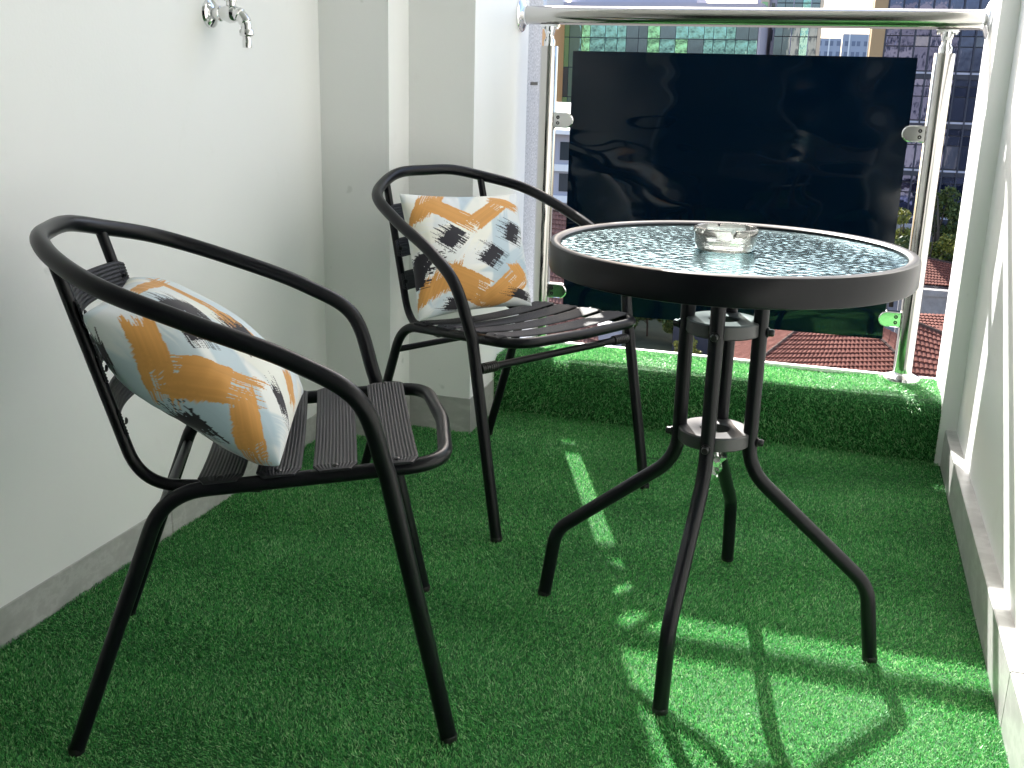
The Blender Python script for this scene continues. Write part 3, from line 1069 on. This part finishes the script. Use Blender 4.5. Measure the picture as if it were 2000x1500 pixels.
# gabled roof at the right, its long slope coming towards us
house("tiled_house", "red tiled roof with plain gully beside the right post's foot",
      [((3.6, 44.2, -11.6), (9.5, 46.4, -11.2), (3.2, 49.2, -8.95), (9.0, 51.2, -11.2)), ((3.9, 50.0, -10.0), (9.5, 53.5, -11.4), (3.6, 53.5, -9.6), (9.5, 57, -10.0))],
      [((3.2, 49.2, -8.95), (9.0, 51.2, -11.2))], (4.2, 9.0, 46, 54.5, -12.2))
house("tiled_house", "small red roof in front of the trees by the glass office block",
      [((4.8, 77.2, -12.15), (12.5, 77.6, -12.2), (4.9, 80.6, -10.6), (12.0, 81.8, -11.9))],
      [((4.9, 80.6, -10.6), (12.0, 81.8, -11.9))], (5.0, 12.2, 78.6, 82.0, -12.6))
house("tiled_house", "dull brown tiled roof in the gap beside the left post",
      [((-19.5, 56.5, -12.6), (-11.5, 54.5, -13.4), (-19, 63, -6.9), (-14.2, 63, -7.0))],
      [((-19, 63, -6.9), (-14.2, 63, -7.0))], (-19, -12.5, 57.8, 66, -13.4), tilemat='brownroof')

wl = thing("yard_wall", "weathered grey concrete yard wall between the red roofs at right", "wall", (4.5, 73.5, ZG))
MB().box(0, 8, 0, .4, 0, -12.25 - ZG).build("wall_face", 'concrete', wl)
MB().box(-.1, 8.1, -.12, .52, -12.248 - ZG, -11.85 - ZG).build("coping", 'concrete', wl)
wl = thing("garden_wall", "white rendered garden wall among the trees before the office block", "wall", (2, 87.4, ZG))
MB().box(0, 14, 0, .3, 0, -9.3 - ZG).build("wall_face", 'render_white', wl)
for i in range(7):
    MB().box(i * 2.2, i * 2.2 + .35, -.08, -.002, 0, -9.1 - ZG).build("pilaster", 'concrete', wl)

# --- pale house with a grey roof in the left gap
hs = thing("pale_house", "pale lavender house with low grey roof, seen left of the panel", "house", (-28, 88, ZG))
MB().box(0, 12, 0, 9, 0, 14.6).build("wall", 'render_white', hs)
MB().add([(-.6, -.8, 14.6), (12.6, -.8, 14.6), (12.6, 9.5, 14.6), (-.6, 9.5, 14.6), (2.4, 4, 16.8), (10, 4, 16.8)], [(0, 1, 5, 4), (1, 2, 5), (2, 3, 4, 5), (3, 0, 4), (3, 2, 1, 0)]).build("roof", 'greywall', hs)
MB().box(-.7, 12.7, -.95, -.75, 14.35, 14.72).build("fascia", 'white_paint', hs)
for fz in (3.2, 6.4, 9.6, 12.2):
    MB().box(-.1, 12.1, -.35, -.002, fz - .9, fz - .35).build("floor_band", 'white_paint', hs)
    for k in range(5):
        MB().box(.6 + k * 2.3, 2.3 + k * 2.3, -.05, .02, fz, fz + 1.5).build("window", 'winglass', hs)

# --- orange building edge, far left
ob = thing("orange_building", "sunlit orange building edge beside the left post", "building", (-36.5, 112, ZG))
MB().box(0, 5.4, 0, 8, 0, 25.0).build("wall", 'orange', ob)
MB().box(-.1, 5.5, -.1, 8.1, 25.001, 27.5).build("parapet", 'white_paint', ob)

# --- green glass office block behind the panel's top edge
gb = thing("green_glass_office", "low office block in rippled green and teal glass above the panel", "building", (-31.9, 120, ZG))
MB().box(0, 21.9, .2, 16, 0, 26.0).build("core", 'frame_dark', gb)
MB().box(21.902, 22.1, .1, 16, 0, 26.1).build("side_wall", 'greywall', gb)
MB().box(-.4, 22.3, -1.2, 16.5, 26.15, 26.75).build("roof_slab", 'greywall', gb)
MB().box(1, 15, 1.5, 10, 26.751, 27.7).build("plant_room", 'greywall', gb)
xs = []
xx0 = .05
rr = random.Random(5)
while xx0 < 21.5:
    wd = rr.choice([1.0, 1.35, 1.35, 1.7])
    xs.append((xx0, min(21.85, xx0 + wd - .06)))
    xx0 += wd
zs = [(4.0 + k * 3.2, 4.0 + k * 3.2 + 3.12) for k in range(7)]
pat = [rr.choice([0, 0, 1, 1, 3, 2]) for _ in xs]
pane_grid(gb, xs, zs, .195, ['tealglass', 'greenglass', 'limereflection', 'slateglass'], pick=lambda i, j: pat[i] if rr.random() < .8 else rr.choice([0, 1, 3]))

# --- slim lavender and cream block
lb = thing("slim_apartment_block", "slim pale apartment block with small green windows above the panel", "building", (-12.1, 140, ZG))
MB().box(0, .45, 0, 10, 0, 30).build("side_wall", 'greywall', lb)
MB().box(.452, 1.5, -.3, 10, 0, 30.5).build("cream_bay", 'beige', lb)
MB().box(1.502, 2.75, 0, 10, 0, 30).build("wall", 'render_white', lb)
M['greenwin'] = mat("green tinted window", (.25, .50, .22), .2, spec=.6)
for k in range(9):
    z = 2.0 + k * 3.1
    MB().box(.62, 1.32, -.34, -.25, z, z + 1.5).build("window", 'greenwin', lb)
    MB().box(1.75, 2.15, -.05, .05, z + .1, z + 1.4).build("window", 'winglass', lb)

# --- slate glass tower
st_ = thing("slate_glass_tower", "tall slate blue glass tower left of the open sky", "building", (-9.05, 130, ZG))
MB().box(0, 4.75, .2, 14, 0, 46).build("core", 'frame_dark', st_)
xs = [(i * .95 + .03, i * .95 + .92) for i in range(5)]
zs = [(6 + k * 3.6, 6 + k * 3.6 + 3.5) for k in range(11)]
pane_grid(st_, xs, zs, .19, ['slateglass', 'tealglass'], pick=lambda i, j: 1 if i == 3 else 0)
for i in (2, 4):
    MB().box(i * .95 - .05, i * .95 + .03, -.25, .06, 6, 46).build("fin", 'greywall', st_)

# --- far towers
for x0, wd, dep, h, lab in ((-17.5, 12.4, 12, 62, "far white residential tower nearest the slate tower"), (-4.7, 12.5, 12, 66, "far white residential tower beside the tan stone pier")):
    ft = thing("residential_tower", lab, "tower", (x0, 400, ZG), 0, "far white towers beyond the rail")
    hh = 34 if x0 < -10 else 35.5
    MB().box(0, wd, 0, dep, 0, hh).build("wall", 'far_haze', ft)
    wmm = MB().box(0, 1.15, -.06, .05, 0, 1.6).mesh("window", 'far_win')
    nx = 6
    for i in range(nx):
        for k in range(8):
            link("window", wmm, ft, (.9 + i * (wd - 2.6) / (nx - 1) + (.35 if i % 2 else 0), 0, 7 + k * 3.5))
    for i in (1, 4):
        MB().box(i * wd / 6, i * wd / 6 + .5, -.5, -.062, 0, hh).build("fin", 'white_paint', ft)

# --- blue glass office at the right, tan stone end pier
bb = thing("blue_glass_office", "dark blue glass office block with tan stone edge at right", "building", (1.1, 95, ZG))
MB().box(1.05, 22, .2, 18, 0, 44).build("core", 'frame_dark', bb)
MB().box(0, 1.03, -.25, 18, 0, 44).build("stone_pier", 'tan', bb)
xs = [(1.10 + i * 1.13 + .07, 1.10 + (i + 1) * 1.13 - .05) for i in range(12)]
zs = []
fl = 3.85
base = 1.55 - ZG - 5 * fl
for k in range(9):
    z = base + k * fl
    zs += [(z + .62, z + 2.42), (z + 2.50, z + 3.22), (z + 3.30, z + 3.80)]
M['blueglass_pale'] = curtain_glass("blue glass with blind behind", (.10, .12, .19), .8, .3, .55, .08)
M['blueglass_deep'] = curtain_glass("deep blue glass", (.040, .052, .115), .9, .4)
pane_grid(bb, xs, zs, .13, ['blueglass', 'blueglass_deep', 'blueglass_pale'], depth=.06, pick=lambda i, j: rr.choice([0, 0, 0, 1, 1, 2]))
for k in range(9):
    z = base + k * fl
    MB().box(1.05, 22, -.12, .19, z - .02, z + .50).build("spandrel", 'frame_dark', bb)
    MB().box(1.05, 22, -.2, -.121, z + .36, z + .52).build("light_strip", 'greywall', bb)
for i in range(13):
    x = 1.10 + i * 1.13
    MB().box(x - .06, x + .06, -.28, .12, 0, 44).build("mullion", 'frame_dark', bb)

# --- trees
m = M['leaf'] = mat("leaf", (.06, .10, .03), .6, spec=.3)
n, l, b = nodes(m)
g_ = n.new("ShaderNodeNewGeometry")
ramp(m, g_.outputs["Random Per Island"], [(0, (.028, .050, .014)), (.5, (.060, .095, .024)), (1, (.13, .155, .045))])
m = M['leafy'] = mat("yellow green leaf", (.13, .16, .03), .6, spec=.3)
n, l, b = nodes(m)
g_ = n.new("ShaderNodeNewGeometry")
ramp(m, g_.outputs["Random Per Island"], [(0, (.06, .085, .015)), (.5, (.15, .17, .03)), (1, (.30, .28, .05))])
M['bark'] = mat("bark", (.07, .055, .04), .9)


def leaf_cloud(cs, nleaf, size, seed):
    r = np.random.RandomState(seed)
    c = []
    per = nleaf // len(cs)
    for (x, y, z, rad) in cs:
        d = r.normal(0, 1, (per, 3))
        d /= np.linalg.norm(d, axis=1, keepdims=True)
        c.append(np.array([x, y, z]) + d * rad * (r.uniform(.35, 1.05, (per, 1)) ** .6) * np.array([1, 1, .85]))
    c = np.concatenate(c)
    a = r.normal(0, 1, (len(c), 3))
    a /= np.linalg.norm(a, axis=1, keepdims=True)
    b_ = np.cross(a, r.normal(0, 1, (len(c), 3)))
    b_ /= np.linalg.norm(b_, axis=1, keepdims=True)
    s = size * r.uniform(.6, 1.4, (len(c), 1))
    V = np.stack([c - a * s, c + b_ * s * .45, c + a * s, c - b_ * s * .45], 1).reshape(-1, 3)
    Q = np.arange(len(c))[:, None] * 4 + np.array([[0, 1, 2, 3]])
    return V, Q


def tree(label, x, y, top, height, rad, seed, leaf='leaf', nleaf=2200, size=.16, cat="tree", name="garden_tree", group="trees below the balcony"):
    z0 = top - height
    o = thing(name, label, cat, (x, y, z0), 0, group)
    r = random.Random(seed)
    mb = MB()
    mb.tube([(0, 0, 0), (r.uniform(-.1, .1), 0, height * .3), (r.uniform(-.2, .2), 0, height * .6), (r.uniform(-.3, .3), 0, height * .9)], [height * .022, height * .018, height * .012, height * .004], 8)
    cs = []
    for k in range(9):
        a = r.uniform(0, 6.3)
        d = rad * r.uniform(.2, .75)
        zc = height * r.uniform(.45, .9)
        cs.append((d * math.cos(a), d * math.sin(a), zc, rad * r.uniform(.28, .48)))
        mb.tube([(0, 0, zc * .62), (d * .5 * math.cos(a), d * .5 * math.sin(a), zc * .82), (d * math.cos(a), d * math.sin(a), zc)], [height * .008, height * .006, height * .002], 6)
    mb.build("trunk", 'bark', o, 'all')
    V, Q = leaf_cloud(cs, nleaf, size, seed)
    link("crown", np_mesh("crown", V, Q, None, leaf), o)
    return o


if ZG < -5:
    tree("yellow green palm-like tree left of the right post", 4.7, 85, -7.4, 8, 1.5, 1, 'leafy')
    tree("dark bushy tree right behind the right post", 7.3, 86, -5.9, 10, 1.9, 2)
    tree("loose green tree near the white pier", 9.6, 86, -6.4, 10, 1.9, 3)
    tree("low leafy tree above the small red roof", 7.0, 83.2, -9.0, 6, 1.7, 4, 'leafy')
    tree("dense low tree beside the pier above the small red roof", 9.0, 83.4, -9.1, 6, 1.8, 5)
    tree("rounded bush tree behind the table's right edge", 5.2, 83.0, -9.4, 6, 1.5, 6)
    tree("olive garden tree with bare trunk below the panel's left part", -12.9, 78.4, -14.2, 4, 2.1, 7, 'leaf', 5200, .17)
    tree("olive garden shrub left of the bare trunk under the panel", -14.6, 77, -15.0, 3.1, 1.9, 8, 'leaf', 4600, .16)
    tree("olive garden shrub right of the bare trunk under the panel", -10.8, 77.5, -15.1, 3.0, 1.8, 9, 'leaf', 4600, .16)
    tree("yellow shrub seen between the table legs", -9.0, 71.5, -16.2, 2.0, 1.1, 10, 'leafy', 1600, .10, "shrub", "garden_shrub")
sh = thing("garden_shed", "dark shed beside the yellow shrub, seen between the table legs", "shed", (-10.4, 74.5, ZG))
MB().box(0, 2.6, 0, 2.4, 0, 2.4).build("wall", 'frame_dark', sh)
MB().add([(-.2, -.2, 2.4), (2.8, -.2, 2.4), (2.8, 2.6, 2.4), (-.2, 2.6, 2.4), (-.2, 1.2, 3.0), (2.8, 1.2, 3.0)], [(0, 1, 5, 4), (2, 3, 4, 5), (0, 4, 3), (1, 2, 5), (0, 3, 2, 1)]).build("roof", 'concrete', sh)
